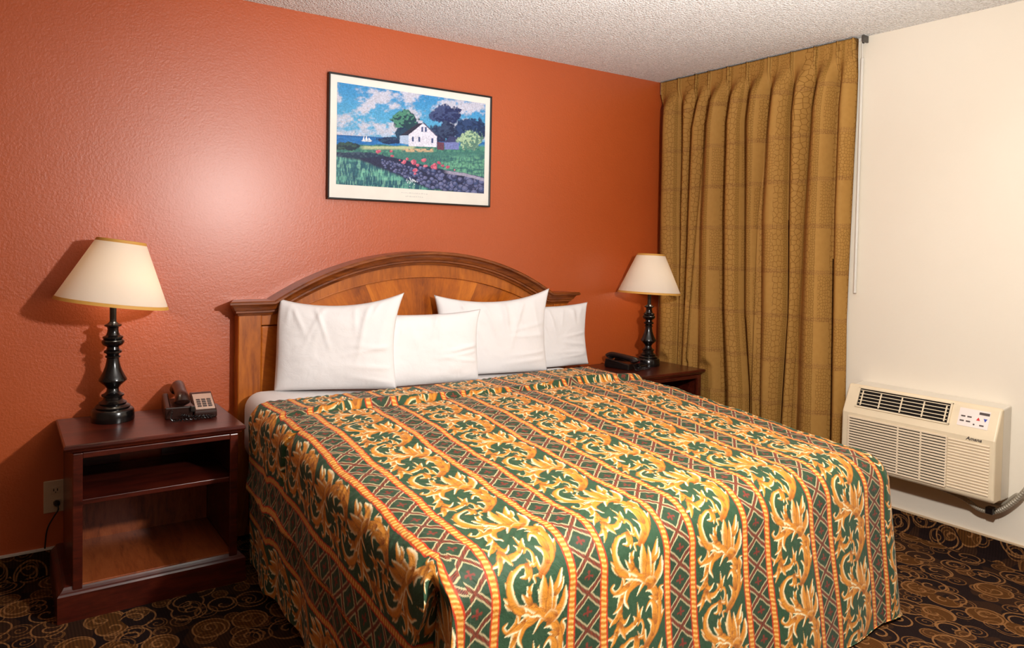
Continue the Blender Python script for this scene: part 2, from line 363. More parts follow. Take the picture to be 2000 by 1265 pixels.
# ------------------------------------------------------------------ bedspread pattern tile
GREEN = lin((46, 76, 50)); ORNG = lin((212, 134, 38)); CREAM = lin((248, 236, 190)); BROWN = lin((140, 66, 20)); YEL = lin((226, 160, 68))
TW, TH = 250, 344     # leaf tile pixels (width between rope centres, one repeat)
def leaf_tile():
    img = np.tile(GREEN, (TH, TW, 1)).astype(float)
    yy, xx = np.mgrid[0:TH, 0:TW]; yy = yy+.5; xx = xx+.5
    sx = TW/638.; sy = TH/880.
    def stroke(pts, w, kind='leaf', w0=.35, cream=.5, side=1):
        P = np.array([((x-(y-310)*.055+2)*sx, (y-310)*sy) for x, y in pts])
        Q = np.array(spline(list(P), 10)); n = len(Q)
        for wrap in (-TH, 0, TH):
            q = Q+np.array([0, wrap])
            if q[:, 1].max() < -30 or q[:, 1].min() > TH+30: continue
            ww = w*sx*1.14
            x0, x1 = int(max(0, q[:, 0].min()-ww-2)), int(min(TW, q[:, 0].max()+ww+3)); y0, y1 = int(max(0, q[:, 1].min()-ww-2)), int(min(TH, q[:, 1].max()+ww+3))
            if x1 <= x0 or y1 <= y0: continue
            gx = xx[y0:y1, x0:x1]; gy = yy[y0:y1, x0:x1]
            best = np.full(gx.shape, 1e9); bt = np.zeros_like(best); bs = np.zeros_like(best)
            for i in range(n):
                tt = i/(n-1); d = np.hypot(gx-q[i, 0], gy-q[i, 1])
                tg = q[min(i+1, n-1)]-q[max(i-1, 0)]; tg = tg/(np.hypot(*tg)+1e-9)
                if kind == 'leaf': rad = ww*(w0+(1-w0)*math.sin(math.pi*min(1, tt*1.25+.12)) if tt < .3 else 1)*min(1, max(0., (1-tt))**.62*1.18)
                elif kind == 'stem': rad = ww*(.75+.25*math.sin(math.pi*tt))
                else: rad = ww*math.sin(math.pi*min(max(tt*.9+.05, 0), 1))**.5
                rad = max(rad, .6); e = d/rad
                m = e < best
                sd = ((gx-q[i, 0])*(-tg[1])+(gy-q[i, 1])*tg[0])/rad
                best = np.where(m, e, best); bt = np.where(m, tt, bt); bs = np.where(m, sd, bs)
            s_ = bs*side
            # scalloped edge
            edge = 1-.13*np.maximum(0, np.sin(bt*22+2*s_))*(w > 16)
            a = np.clip((edge-best)*ww*.9+.5, 0, 1)
            col = np.tile(ORNG, gx.shape+(1,)).astype(float)
            k = np.clip(.55+.45*np.sin(s_*7+bt*3), 0, 1)[..., None]*.45
            col = col*(1-k)+YEL*k
            k = np.clip((s_-.15)*1.6+(bt-.55)*1.5*cream*2, 0, 1)[..., None]*cream*1.8
            k = np.clip(k, 0, 1); col = col*(1-k)+CREAM*k
            k = (np.clip((-s_-.55)*2.4, 0, 1)*.85)[..., None]; col = col*(1-k)+BROWN*k
            k = (np.clip(.22-bt, 0, 1)*3.2*(w > 12))[..., None]; k = np.clip(k, 0, .7); col = col*(1-k)+BROWN*k
            k = (np.exp(-(s_/.12)**2)*np.clip(1-bt*1.3, 0, 1)*.55*(w > 18))[..., None]; col = col*(1-k)+BROWN*k
            a = a[..., None]; img[y0:y1, x0:x1] = img[y0:y1, x0:x1]*(1-a)+col*a
    T = stroke
    # stem, small curls
    T([(430, 870), (400, 800), (400, 725)], 15, 'stem'); T([(405, 862), (350, 858), (352, 905)], 10, 'stem')
    T([(330, 655), (362, 632), (384, 690), (362, 765), (330, 775)], 11, 'stem'); T([(395, 765), (360, 780), (320, 700)], 12)
    # C scroll at the lower left
    T([(225, 1100), (205, 1175), (150, 1212), (115, 1172), (135, 1148)], 13, 'stem'); T([(210, 1080), (235, 1130), (228, 1195)], 15)
    T([(170, 930), (135, 900), (112, 830)], 18, side=-1); T([(190, 1020), (135, 985), (90, 945)], 24, side=-1); T([(190, 1060), (140, 1030), (100, 985)], 20, side=-1)
    T([(160, 860), (150, 830), (190, 765)], 24, side=1)
    T([(400, 1170), (290, 1110), (200, 1050), (150, 960), (150, 860), (210, 780), (310, 755), (385, 768)], 34, cream=.45, w0=.7)
    T([(310, 755), (320, 830), (300, 885)], 26, cream=.7); T([(320, 770), (290, 840), (235, 832)], 24, cream=.9); 
    T([(370, 1140), (305, 1060), (285, 905)], 42, cream=.75, side=-1); T([(320, 1060), (270, 1010), (232, 962)], 22, cream=.9, side=-1); T([(300, 980), (305, 940), (335, 905)], 20, cream=.9)
    # hook scroll on the left
    T([(450, 320), (345, 285), (230, 305), (165, 390), (152, 500), (185, 590), (250, 560)], 38, cream=.5, w0=.9)
    T([(360, 300), (250, 330), (205, 420), (240, 505)], 30, cream=1.0); T([(350, 285), (270, 250), (200, 248)], 24, cream=1.0, side=-1)
    T([(230, 300), (150, 345), (80, 358)], 27, cream=.9, side=-1); T([(170, 400), (140, 470), (88, 500)], 20, cream=.8, side=-1)
    T([(165, 500), (100, 565), (38, 512)], 24, cream=.35); T([(130, 545), (90, 570), (62, 608)], 15, cream=1)
    T([(160, 560), (200, 600), (252, 552)], 22, cream=1); 
    T([(150, 610), (190, 665), (270, 655), (330, 590), (322, 460)], 30, cream=.55, w0=.8); T([(330, 620), (350, 570), (382, 520)], 22, cream=.8); T([(300, 640), (305, 600), (280, 570)], 18, cream=.9, side=-1)
    T([(160, 610), (120, 680), (45, 712)], 32, cream=.8, side=-1); T([(130, 660), (110, 720), (75, 778)], 20, cream=.3); T([(170, 630), (185, 680), (210, 735)], 24, cream=.4)
    # right hand stem with lobes
    T([(470, 350), (390, 325), (310, 420)], 28, cream=1.0)
    T([(540, 560), (575, 470), (562, 410), (602, 398)], 24, cream=.8); T([(520, 760), (575, 670), (612, 610)], 24, cream=.8, side=-1); T([(545, 660), (575, 610), (580, 555)], 18, cream=.8)
    T([(410, 860), (500, 760), (545, 640), (545, 500), (500, 390), (430, 325)], 40, cream=.35, w0=.5, side=-1)
    T([(530, 470), (470, 400), (405, 400)], 28, cream=.8, side=-1); T([(535, 500), (480, 470), (440, 450)], 20, cream=.9, side=-1)
    T([(510, 690), (505, 560), (460, 505), (408, 570)], 32, cream=.9, side=-1); T([(480, 790), (480, 700), (428, 630)], 26, cream=.8, side=-1)
    # big flower fan (centre 480,1190)
    T([(500, 1250), (600, 1140), (612, 1005)], 44, cream=.6); T([(490, 1200), (520, 1020), (588, 850)], 44, cream=.65); T([(520, 1050), (570, 1000), (590, 930)], 22, cream=.9)
    T([(470, 1200), (430, 1100), (365, 955)], 34, cream=.8, side=-1)
    T([(475, 1200), (420, 1000), (425, 870)], 50, cream=.4, side=-1); T([(480, 1190), (480, 1020), (478, 895)], 30, cream=.7)
    T([(470, 1200), (380, 1130), (255, 1060)], 34, cream=.5, side=-1); T([(480, 1200), (400, 1160), (315, 1150)], 26, cream=1, side=-1)
    T([(545, 1215), (490, 1190), (450, 1200)], 34, cream=.2)
    return img
LEAF = leaf_tile()
PER, BAND, LP, DP = .355, .110, .264, .088     # stripe repeat, diamond band, leaf repeat, diamond repeat
def spread_colour(s, tv):
    """s across the bed (m), tv along it (m): printed stripe design"""
    u = np.mod(s+2.68, PER); n = np.floor((s+2.68)/PER)
    leafw = PER-BAND
    # leaf
    fx = np.clip(u/leafw, 0, .9999)*TW-.5; ph = np.mod((-tv)/LP+.28, 1)*TH-.5
    x0 = np.clip(np.floor(fx).astype(int), 0, TW-1); x1 = np.clip(x0+1, 0, TW-1); y0 = np.floor(ph).astype(int); fy = (ph-y0)[..., None]; fxx = np.clip(fx-x0, 0, 1)[..., None]; y1 = (y0+1) % TH; y0 = y0 % TH
    col = (LEAF[y0, x0]*(1-fxx)+LEAF[y0, x1]*fxx)*(1-fy)+(LEAF[y1, x0]*(1-fxx)+LEAF[y1, x1]*fxx)*fy
    # diamonds
    bu = (u-leafw)/BAND-.5; bv = np.mod(tv/DP, 1)-.5; a = np.abs(bu); b = np.abs(bv)
    D = a*1.0+b      # diamond distance; edge lattice at D=.5
    e = np.abs(D-.5)
    g = lin((44, 66, 44)); c2 = np.tile(g, u.shape+(1,)).astype(float)
    def put(m, c, k=1.0):
        nonlocal c2
        m = (m*k)[..., None]; c2 = c2*(1-m)+lin(c)*m
    ss = lambda v, w_: np.clip((w_-v)/.012+.5, 0, 1)
    put(ss(e, .10), (50, 40, 30)); put(ss(np.abs(e-.100), .026), (190, 172, 128)); put(ss(np.abs(e-.030), .020), (134, 62, 40))
    hx = np.minimum(np.hypot(bu, bv*1.0), np.hypot(a-.5, b-.5))
    cross = np.minimum(np.maximum(np.abs(bu)/.035, np.abs(bv)/.15), np.maximum(np.abs(bu)/.12, np.abs(bv+.02)/.035))
    put(np.clip((1-cross)*4, 0, 1), (122, 50, 38)); put(ss(np.hypot(bu, bv-.1), .04), (126, 54, 40)); put(ss(np.hypot(a-.11, bv+.03), .035), (126, 54, 40))
    put(ss(np.hypot(a-.43, b-.43), .05), (122, 50, 38))
    m = (u > leafw)[..., None]; col = np.where(m, c2, col)
    # ropes
    d = np.minimum(np.minimum(u, PER-u), np.abs(u-leafw))
    sd = np.where(u < PER/2, np.where(u < leafw/2, u, u-leafw), np.where(u > (leafw+PER)/2, u-PER, u-leafw))
    k = np.sin(2*np.pi*(tv/.0135+sd*18)); k2 = np.sin(2*np.pi*(tv/.027-sd*30))
    rope = lin((220, 138, 44))*1.0+(np.clip(k, 0, 1)*.8)[..., None]*(lin((248, 206, 120))-lin((220, 138, 44)))
    rope = rope+(np.clip(-k-.5, 0, 1)*1.1)[..., None]*(lin((150, 72, 22))-rope)
    m = np.clip((.0135-d)/.0012+.5, 0, 1)[..., None]; col = col*(1-m)+lin((196, 58, 30))*m
    m = np.clip((.0088-d)/.0012+.5, 0, 1)[..., None]; col = col*(1-m)+rope*m
    return col

# ------------------------------------------------------------------ bedspread surface
SXL, SXR, SYF, SYH = -2.855, -.810, -1.925, -.30
RS = .085; RF = .13
def top_z(x, y):
    ft = sstep(-.85, -1.95, y)
    z = (.700-.015*(x+2.8)-.020*sstep(-.7, -1.3, y))*(1-ft)+.598*ft
    z = z+.010*np.cos((x+1.82)/1.03*np.pi/2)
    ry = -.650-.02*np.cos((x+2.3)*2)+.012*np.sin(x*9)
    q = (y-ry)
    z = z+.024*np.exp(-(np.where(q < 0, q/.016, q/.055))**2)*(.75+.35*np.sin(x*5+1))*sstep(-2.85, -2.5, x)
    z = z-.008*np.exp(-((q+.035)/.02)**2)
    z = z+.004*(fbm(x*7, y*9)-.5)+.0035*np.sin(y*34+3*np.sin(x*4))*sstep(-.7, -.9, y)*.5
    return z
def build_spread():
    st = .0026
    a_max = .70; b_max = .70
    s = np.arange(SXL+RS-a_max, SXR-RS+a_max, st); tt = np.arange(SYF+RF-b_max, SYH+st, st)
    Sg, Tg = np.meshgrid(s, tt)
    def edge(d, R, flare):
        d = np.maximum(d, 0); th = np.minimum(d/R, math.pi/2)
        out = R*np.sin(th); down = R*(1-np.cos(th)); ex = np.maximum(d-R*math.pi/2, 0)
        return out+ex*flare, down+ex*math.sqrt(1-flare*flare)
    xl, xr, yf = SXL+RS, SXR-RS, SYF+RF
    a = np.where(Sg < xl, xl-Sg, np.where(Sg > xr, Sg-xr, 0)); sgn = np.where(Sg < xl, -1., 1.)
    b = np.where(Tg < yf, yf-Tg, 0)
    Xc = np.clip(Sg, xl, xr); Yc = np.maximum(Tg, yf)
    # plain sides
    oa, da = edge(a, RS, .0); ob, db = edge(b, RF, .13)
    Xs = Xc+sgn*oa; Ys = Yc-ob; Zd = np.maximum(da, db)
    X = Xs.copy(); Y = Ys.copy()
    corner = (a > 0) & (b > 0)
    r = np.maximum(a, b); 
    # rounded drape (right corner and top of the left one)
    phi = np.pi/2*np.where(corner, b/(a+b+1e-9), 0)
    o1, d1 = edge(r, (RS+RF)/2, .10)
    om = RS*np.cos(phi)**2+RF*np.sin(phi)**2
    Xr = Xc+sgn*o1*np.cos(phi)**.8*(om/((RS+RF)/2)); Yr = Yc-o1*np.sin(phi)**.8*(om/((RS+RF)/2))
    # pleated drape at the near left corner
    sd = a >= b
    wv = np.where(sd, b/(a+1e-9), a/(b+1e-9)); depth = np.where(sd, da, db)
    # side panel: y of fold edge moves back with depth
    yfold = yf-RF+.05+.42*np.clip(depth-.08, 0, 1); xside = xl-RS-.01*depth
    xfold = xl-RS+.035-.02*depth; yfront = yf-RF-.10*depth
    dq = .055*sstep(.28, .40, depth); qx = xl-.014+dq; qy = yf-.014+dq
    k1 = .28
    u1 = np.clip(wv/k1, 0, 1); u2 = sstep(k1, 1, wv)
    Xa = np.where(wv < k1, xside, xside+(qx-xside)*u2); Ya = np.where(wv < k1, yf+(yfold-yf)*u1, yfold+(qy-yfold)*u2)
    Xb = np.where(wv < k1, xl+(xfold-xl)*u1, xfold+(qx-xfold)*u2); Yb = np.where(wv < k1, yfront, yfront+(qy-yfront)*u2)
    Xp = np.where(sd, Xa, Xb); Yp = np.where(sd, Ya, Yb)
    kb = sstep(.07, .17, r)*(sgn < 0)
    X = np.where(corner, Xr*(1-kb)+Xp*kb, X); Y = np.where(corner, Yr*(1-kb)+Yp*kb, Y); Zd = np.where(corner, np.where(sgn < 0, (d1*(1-kb)+np.maximum(da, db)*kb), d1), Zd)
    hang_l = sstep(.05, .3, a)*(sgn < 0)*(b <= 0.3); hang_f = sstep(.08, .4, b)*(a <= .3)
    yh0 = -.43+.15*sstep(-2.0, -.9, X)
    zt = top_z(np.clip(X, xl, xr), np.maximum(Y, yf)+(yh0-SYH)*sstep(-1.3, -.30, Tg))
    zt = zt-.008*sstep(-1.2, -.80, X)*sstep(-1.2, -1.8, Y)
    Z = zt-Zd
    X = X-.09*np.clip(db-.1, 0, 1)*sstep(-1.5, -2.7, Xc)*(b > 0)
    # soft hanging folds
    wav = np.sin(Y*9.5+1.0)*.6+np.sin(Y*21+.5)*.4+1.1*(fbm(Y*4, Zd*3)-.5)
    X = X-hang_l*(.012*wav*(a/.5))*(1)
    pinch = np.exp(-((Y+.80-.10*Zd)/.016)**2)*np.clip(1-np.abs(a-.14)/.13, 0, 1)*(sgn < 0)
    X = X+pinch*.05
    # horizontal tuck on the hanging left side
    tuck = a-.40-.015*np.sin(Y*6)-.02*np.sin(Y*2.3+1); tk = (sgn < 0)*np.exp(-(np.where(tuck < 0, tuck/.05, tuck/.014))**2)*(a > .2)
    X = X-.014*tk
    wavf = np.sin(X*8+.6)*.6+np.sin(X*17+2)*.35+1.2*(fbm(X*3.2, Zd*2.5)-.5)
    Y = Y-hang_f*(.013*wavf*(b/.5))
    Z = Z+.0016*np.sin(X*150+4*np.sin(Y*40))*np.sin(Y*120)*(Zd < .5)
    Z = np.maximum(Z, .012+.004*np.sin(X*12))
    yh = -.43+.15*sstep(-2.0, -.9, X)
    Y = Y+(yh-SYH)*sstep(-1.3, -.30, Tg)
    # printed coordinates: cloth hidden in the side tuck is skipped
    s_p = Sg-sgn*0; s_p = np.where((sgn < 0) & (a > 0), Sg-.235*sstep(-.002, .002, tuck), Sg)
    jog = .012*np.sin(Tg*11)*sstep(.1, .4, a)*(sgn < 0)+.012*sstep(-.53, -.57, Tg)+.004*np.sin(Tg*14)
    col = spread_colour(s_p+jog-.030*sstep(0, .5, b)*(0), Tg)
    X = X-(.016+.012*np.clip(X-xl, 0, 2))*np.clip(-Y/1.9, 0, 1.1)-.05*np.clip(Zd-.1, 0, 1)*(Xc > xr-.05)*sstep(-1.2, -1.8, Y)
    P = np.stack([X, Y, Z], -1)
    return grid_mesh('bedspread', P, col)
t = NT('printed_bedspread_cloth', .62, spec=.25); at = t.n('ShaderNodeAttribute', attribute_name='pattern'); co = t.obj_co()
t.base(at.outputs['Color']); t.b.inputs['Sheen Weight'].default_value = .08
t.bump(t.math('ADD', t.noise(co, 26, 4, .6, dist=.8), t.math('MULTIPLY', t.noise(co, 90, 2), .25)), .35, .010)
sp = link('bedspread', build_spread(), t.m, None, True)
tag(sp, 'quilted bedspread with green and gold leaf stripes and diamond bands covering the bed', 'bedspread')

# ------------------------------------------------------------------ pillows
def pillow(label, cx, cy, zb, w_, h_, th, tilt, rz, ears, dip=.03, seed=0, yaw=0):
    n, m = 72, 54; u = np.linspace(-1, 1, n); v = np.linspace(-1, 1, m); U, V = np.meshgrid(u, v)
    e = lambda q: np.clip(1-np.abs(q)**3.2, 0, 1)
    Tk = (e(U)*e(V))**.42
    X = w_/2*U*(1-.055*(1-V**2)); Zz = h_/2*V*(1-.0*(1-U**2))
    Zz = Zz-np.where(V > 0, dip*(1-U**2)*V**2, -dip*.15*(1-U**2)*V**2)
    for (su, sv, du, dv) in ears:
        k = np.clip((su*U+1)/2, 0, 1)**5*np.clip((sv*V+1)/2, 0, 1)**5; X = X+du*k; Zz = Zz+dv*k
    cr = 0
    rs = np.random.RandomState(seed)
    for _ in range(9):       # creases running down from the upper edge and in from the sides
        u0 = rs.uniform(-.95, .9); ln = rs.uniform(.3, .9); sl = rs.uniform(-.35, .35); wd = rs.uniform(.03, .06)
        k = np.exp(-((U-u0-sl*(1-V))/wd)**2)*sstep(1-ln*2, 1, V)*sstep(1.0, .8, np.abs(V)); cr = cr-k*.010*rs.uniform(.5, 1.3)
    for _ in range(4):
        v0 = rs.uniform(-.8, .4); k = np.exp(-((V-v0-.5*(U)*rs.uniform(-.5, .6))/.05)**2)*sstep(-.1, 1, U)*sstep(1, .85, np.abs(U)); cr = cr-k*.007
    wob = .012*(fbm(U*2+seed, V*2)-.5)*Tk
    front = -(th/2)*Tk*(1+.18*(-V))+cr*Tk-wob; back = (th/2)*.9*Tk
    bm = bmesh.new()
    def add(Yv, flip):
        vs = [[bm.verts.new((X[j, i], Yv[j, i], Zz[j, i]+h_/2)) for i in range(n)] for j in range(m)]
        for j in range(m-1):
            for i in range(n-1):
                f = (vs[j][i], vs[j][i+1], vs[j+1][i+1], vs[j+1][i]); bm.faces.new(f[::-1] if flip else f)
    add(front, False); add(back, True); bmesh.ops.remove_doubles(bm, verts=bm.verts[:], dist=1e-5)
    o = obj('pillow', bm, M_['cotton'], None, True)
    o.location = (cx, cy, zb-.008); o.rotation_euler = (-tilt, rz, yaw)
    return tag(o, label, 'pillow', 'white bed pillows against the headboard')
pillow('white pillow at the left end of the row, in front of the next one', -2.415, -.262, .690, .56, .410, .14, .13, .0, [(1, 1, .035, .035), (-1, 1, .03, .005), (-1, -1, .01, .0)], .028, 1, -.38)
pillow('low white pillow second from the left, overlapping the pillow to its right', -1.960, -.312, .684, .58, .345, .12, .12, -.0, [(1, 1, .02, .01), (1, -1, -.01, 0)], .01, 5, -.10)
pillow('tall white pillow third from the left with a pointed upper right corner', -1.485, -.205, .676, .65, .410, .11, .10, .0, [(1, 1, .03, .045), (-1, 1, -.01, .015)], .028, 9, -.16)
pillow('white pillow at the right end of the row, beyond the headboard edge', -1.055, -.145, .668, .54, .355, .09, .05, .0, [(1, 1, .015, .012), (1, -1, .02, 0)], .008, 13, -.05)

# ------------------------------------------------------------------ nightstands
def nightstand(name_label, loc, group):
    """origin: floor, back left corner at the wall; x right, y toward wall"""
    ns = thing('nightstand', name_label, 'nightstand', loc, 0, group)
    W = .635
    # moulded top
    bm = bmesh.new(); lay = [(0, .620), (0, .612), (.004, .606), (.012, .602), (.014, .596), (.022, .592)]
    lay = [(.006, .624), (.001, .621)]+lay[1:]
    rings = []
    for k, z in lay: rings.append([bm.verts.new(p) for p in ((k, -.008, z), (k, -.450+k, z), (W-k, -.450+k, z), (W-k, -.008, z))])
    for a, b in zip(rings, rings[1:]):
        for i in range(4): bm.faces.new((a[i], a[(i+1) % 4], b[(i+1) % 4], b[i]))
    bm.faces.new(rings[0]); bm.faces.new(rings[-1][::-1]); obj('top', bm, M_['cherry'], ns)
    for s in (0, 1):
        a, b = (.028, .046) if s == 0 else (W-.046, W-.028)
        boxo('side_panel', a, b, -.424, -.008, .03, .592, M_['cherry'], ns)
        a, b = (.028, .060) if s == 0 else (W-.060, W-.028)
        boxo('stile', a, b, -.442, -.424, .10, .592, M_['cherry'], ns, .003)
    boxo('top_rail', .060, W-.060, -.440, -.424, .572, .592, M_['cherry'], ns, .002)
    boxo('shelf', .047, W-.047, -.434, -.015, .404, .422, M_['cherry'], ns, .002)
    boxo('bottom_board', .047, W-.047, -.434, -.015, .105, .121, M_['cherry_back'], ns, .002)
    boxo('back_panel', .047, W-.047, -.020, -.009, .121, .403, M_['cherry_back'], ns)
    boxo('upper_back_panel', .047, W-.047, -.030, -.018, .475, .590, M_['cherry'], ns)
    boxo('upper_back_strip', .047, .235, -.018, -.009, .423, .591, M_['cherry'], ns); boxo('upper_back_strip', .40, W-.047, -.018, -.009, .423, .591, M_['cherry'], ns)
    # base plinth with moulded cap
    bm = bmesh.new(); lay = [(.030, .120), (.022, .118), (.016, .110), (.010, .104), (.004, .100), (0, .094), (0, .0)]; rings = []
    for k, z in lay: rings.append([bm.verts.new(p) for p in ((k-.020, -.008, z), (k-.020, -.454+k, z), (W+.002-k, -.454+k, z), (W+.002-k, -.008, z))])
    for a, b in zip(rings, rings[1:]):
        for i in range(4): bm.faces.new((a[i], a[(i+1) % 4], b[(i+1) % 4], b[i]))
    bm.faces.new(rings[0]); bm.faces.new(rings[-1][::-1]); obj('plinth', bm, M_['cherry'], ns)
    return ns
nightstand('dark cherry open nightstand left of the bed, under the lamp and beige keypad phone', (-3.513, -.012, 0), 'matching dark nightstands')
nightstand('dark cherry nightstand right of the bed, in the curtained corner', (-.730, -.012, 0), 'matching dark nightstands')

# ------------------------------------------------------------------ table lamps
LPROF = [(.0, .0), (.080, .0), (.081, .006), (.079, .040), (.075, .046), (.064, .050), (.066, .056), (.060, .062), (.050, .066), (.052, .072), (.042, .078), (.038, .082), (.036, .084), (.035, .094), (.042, .098), (.042, .103), (.032, .108), (.024, .116), (.022, .128), (.030, .140), (.044, .152), (.052, .160), (.052, .166), (.046, .176), (.036, .196), (.028, .218), (.024, .238), (.023, .250), (.028, .253), (.028, .258), (.022, .262), (.025, .268), (.033, .272), (.033, .279), (.024, .285), (.022, .295), (.036, .303), (.042, .312), (.042, .320), (.034, .326), (.038, .331), (.038, .336), (.026, .342), (.022, .352), (.020, .366), (.022, .374), (.032, .379), (.032, .384), (.020, .389), (.014, .396)]
def lamp(label, loc, energy, tilt, sc=(1, 1, 1), dx=0):
    la = thing('table_lamp', label, 'lamp', loc, 0, 'matching bedside table lamps'); la.scale = sc
    bm = bmesh.new(); lathe(bm, LPROF, n=56); o = obj('turned_base', bm, M_['bronze'], la, True)
    bm = bmesh.new(); lathe(bm, [(.0125, .396), (.0125, .555), (.018, .556), (.018, .60), (.006, .604), (.006, .61)], n=24); obj('stem', bm, M_['brassdark'], la, True)
    z0, z1, r0, r1 = .452, .708, .212, .091
    f = lambda z: r0+(r1-r0)*(z-z0)/(z1-z0)
    bm = bmesh.new(); lathe(bm, [(f(z), z) for z in np.linspace(z0, z1, 14)]+[(f(z)-.0025, z) for z in np.linspace(z1, z0, 14)], n=72, cap=False)
    bmesh.ops.bridge_loops(bm, edges=[e for e in bm.edges if e.is_boundary]); sh = obj('lamp_shade', bm, M_['shade'], la, True)
    sh.matrix_local = Matrix.Translation((dx, 0, .60))@Matrix.Rotation(tilt, 4, 'Y')@Matrix.Translation((0, 0, -.585))
    for zz, hh in ((z0, .011), (z1-.010, .010)):
        bm = bmesh.new(); lathe(bm, [(f(zz)+.001, zz-.001), (f(zz+hh)+.0015, zz+hh), (f(zz+hh)-.003, zz+hh+.001), (f(zz)-.004, zz-.001), (f(zz)+.001, zz-.001)], n=72, cap=False)
        obj('shade_trim', bm, M_['gold'], sh, True)
    bm = bmesh.new()
    for k in range(3):
        a = k*2*math.pi/3+.3; tube(bm, [(.004*math.cos(a), .004*math.sin(a), z1-.012), ((f(z1)-.003)*math.cos(a), (f(z1)-.003)*math.sin(a), z1-.006)], .0014, 6)
    for s in (-1, 1):
        tube(bm, spline([(s*.017, 0, .565), (s*.045, 0, .59), (s*.05, 0, .64), (s*.03, 0, .685), (0, 0, z1-.012)], 5), .0016, 6)
    obj('harp', bm, M_['brassdark'], la, True)
    bm = bmesh.new(); lathe(bm, [(.0, z1-.012), (.006, z1-.010), (.005, z1-.002), (.009, z1+.003), (.010, z1+.009), (.006, z1+.014), (0, z1+.016)], n=20); obj('finial', bm, M_['whitemetal'], la, True)
    bm = bmesh.new(); lathe(bm, [(.0, .600), (.013, .603), (.015, .612), (.026, .632), (.028, .645), (.022, .660), (.0, .668)], n=24); obj('bulb', bm, M_['bulb'], la, True)
    p = point('lamp_glow', (0, 0, .56), energy, .03, (1, .88, .72)); p.parent = la; p.location = (0.05, -.03, .53)
    return la
lamp('table lamp with crooked white shade and black turned base on the left nightstand', (-3.318, -.128, .6245), 1.0, math.radians(7.5), dx=.014)
lamp('table lamp with white shade and black turned base on the right nightstand by the curtain', (-.305, -.195, .6245), .7, math.radians(2.5), (.90, .90, .955))

# ------------------------------------------------------------------ telephones
def phone(label, loc, rz, face, dark, extra=None, sc=(1, 1, 1)):
    ph = thing('telephone', label, 'telephone', loc, rz, 'bedside telephones'); ph.scale = sc
    bm = bmesh.new(); prof = [(-.10, 0), (-.10, .024), (-.094, .030), (.085, .072), (.095, .068), (.10, .05), (.10, 0)]
    extr(bm, prof, 'x', .010, .100); box(bm, -.10, .0105, -.085, .095, 0.0, .050); obj('body', bm, dark, ph, bevel=.006)
    # sloped keypad plate
    sl = (.072-.030)/(.179)
    zf = lambda y: .030+(y+.094)*sl
    bm = bmesh.new(); vs = [bm.verts.new(p) for p in ((.018, -.085, zf(-.085)+.001), (.094, -.085, zf(-.085)+.001), (.094, .055, zf(.055)+.001), (.018, .055, zf(.055)+.001))]
    vt = [bm.verts.new((v.co.x, v.co.y, v.co.z+.003)) for v in vs]
    bm.faces.new(vs[::-1]); bm.faces.new(vt)
    for i in range(4): bm.faces.new((vs[i], vs[(i+1) % 4], vt[(i+1) % 4], vt[i]))
    pl = obj('keypad_plate', bm, face, ph)
    if extra is None:
        for i in range(3):
            for j in range(4):
                x = .028+i*.021; y = -.070+j*.020
                bm = bmesh.new(); box(bm, x, x+.015, y, y+.015, zf(y)+.003, zf(y)+.0085); k = obj('key', bm, M_['keygrey'], pl, bevel=.001)
    else:
        bm = bmesh.new(); box(bm, .03, .08, -.05, 0, zf(-.05)+.002, zf(0)+.006); obj('label_card', bm, M_['red'], pl)
    # handset: arched bar with two cups lying along y at the left side
    bm = bmesh.new(); path = spline([(-.035, -.098, .060), (-.035, -.080, .084), (-.035, -.03, .094), (-.035, .04, .102), (-.035, .085, .100), (-.035, .108, .074)], 5)
    n = len(path); rad = [(.025+.012*abs(2*i/(n-1)-1)**2.5)*min(1, .35+i*.4, .35+(n-1-i)*.4) for i in range(n)]
    tube(bm, path, rad, 16); hs = obj('handset', bm, dark, ph, True)
    bm = bmesh.new(); extr(bm, [(-.085, .03), (-.080, .050), (.070, .078), (.090, .074), (.095, .03)], 'x', -.099, -.076); obj('cradle', bm, dark, ph, bevel=.006)
    bm = bmesh.new(); box(bm, -.004, .014, -.100, -.086, .028, .052); obj('cord_socket', bm, M_['brassdark'] if extra is None else dark, ph, bevel=.003)
    pts = spline([(-.073, -.105, .042), (-.080, -.128, .010), (-.03, -.138, .009), (.04, -.140, .009), (.085, -.122, .009), (.06, -.108, .010), (-.0, -.106, .012), (-.04, -.108, .022)], 24)
    hel = []
    for i, q in enumerate(pts):
        hel.append((q[0], q[1]+.0035*math.cos(i*1.3), q[2]+.0035*math.sin(i*1.3)))
    bm = bmesh.new(); tube(bm, hel, .0026, 6); obj('coiled_cord', bm, M_['black'], ph, True)
    return ph
phone('brown and black desk telephone with beige keypad plate on the left nightstand', (-3.032, -.165, .6245), math.radians(-6), M_['beige'], M_['brownblack'])
phone('all black telephone with red card beside the far lamp on the right nightstand', (-.485, -.185, .6245), math.radians(10), M_['black'], M_['black'], 1, (.95, .95, .68))

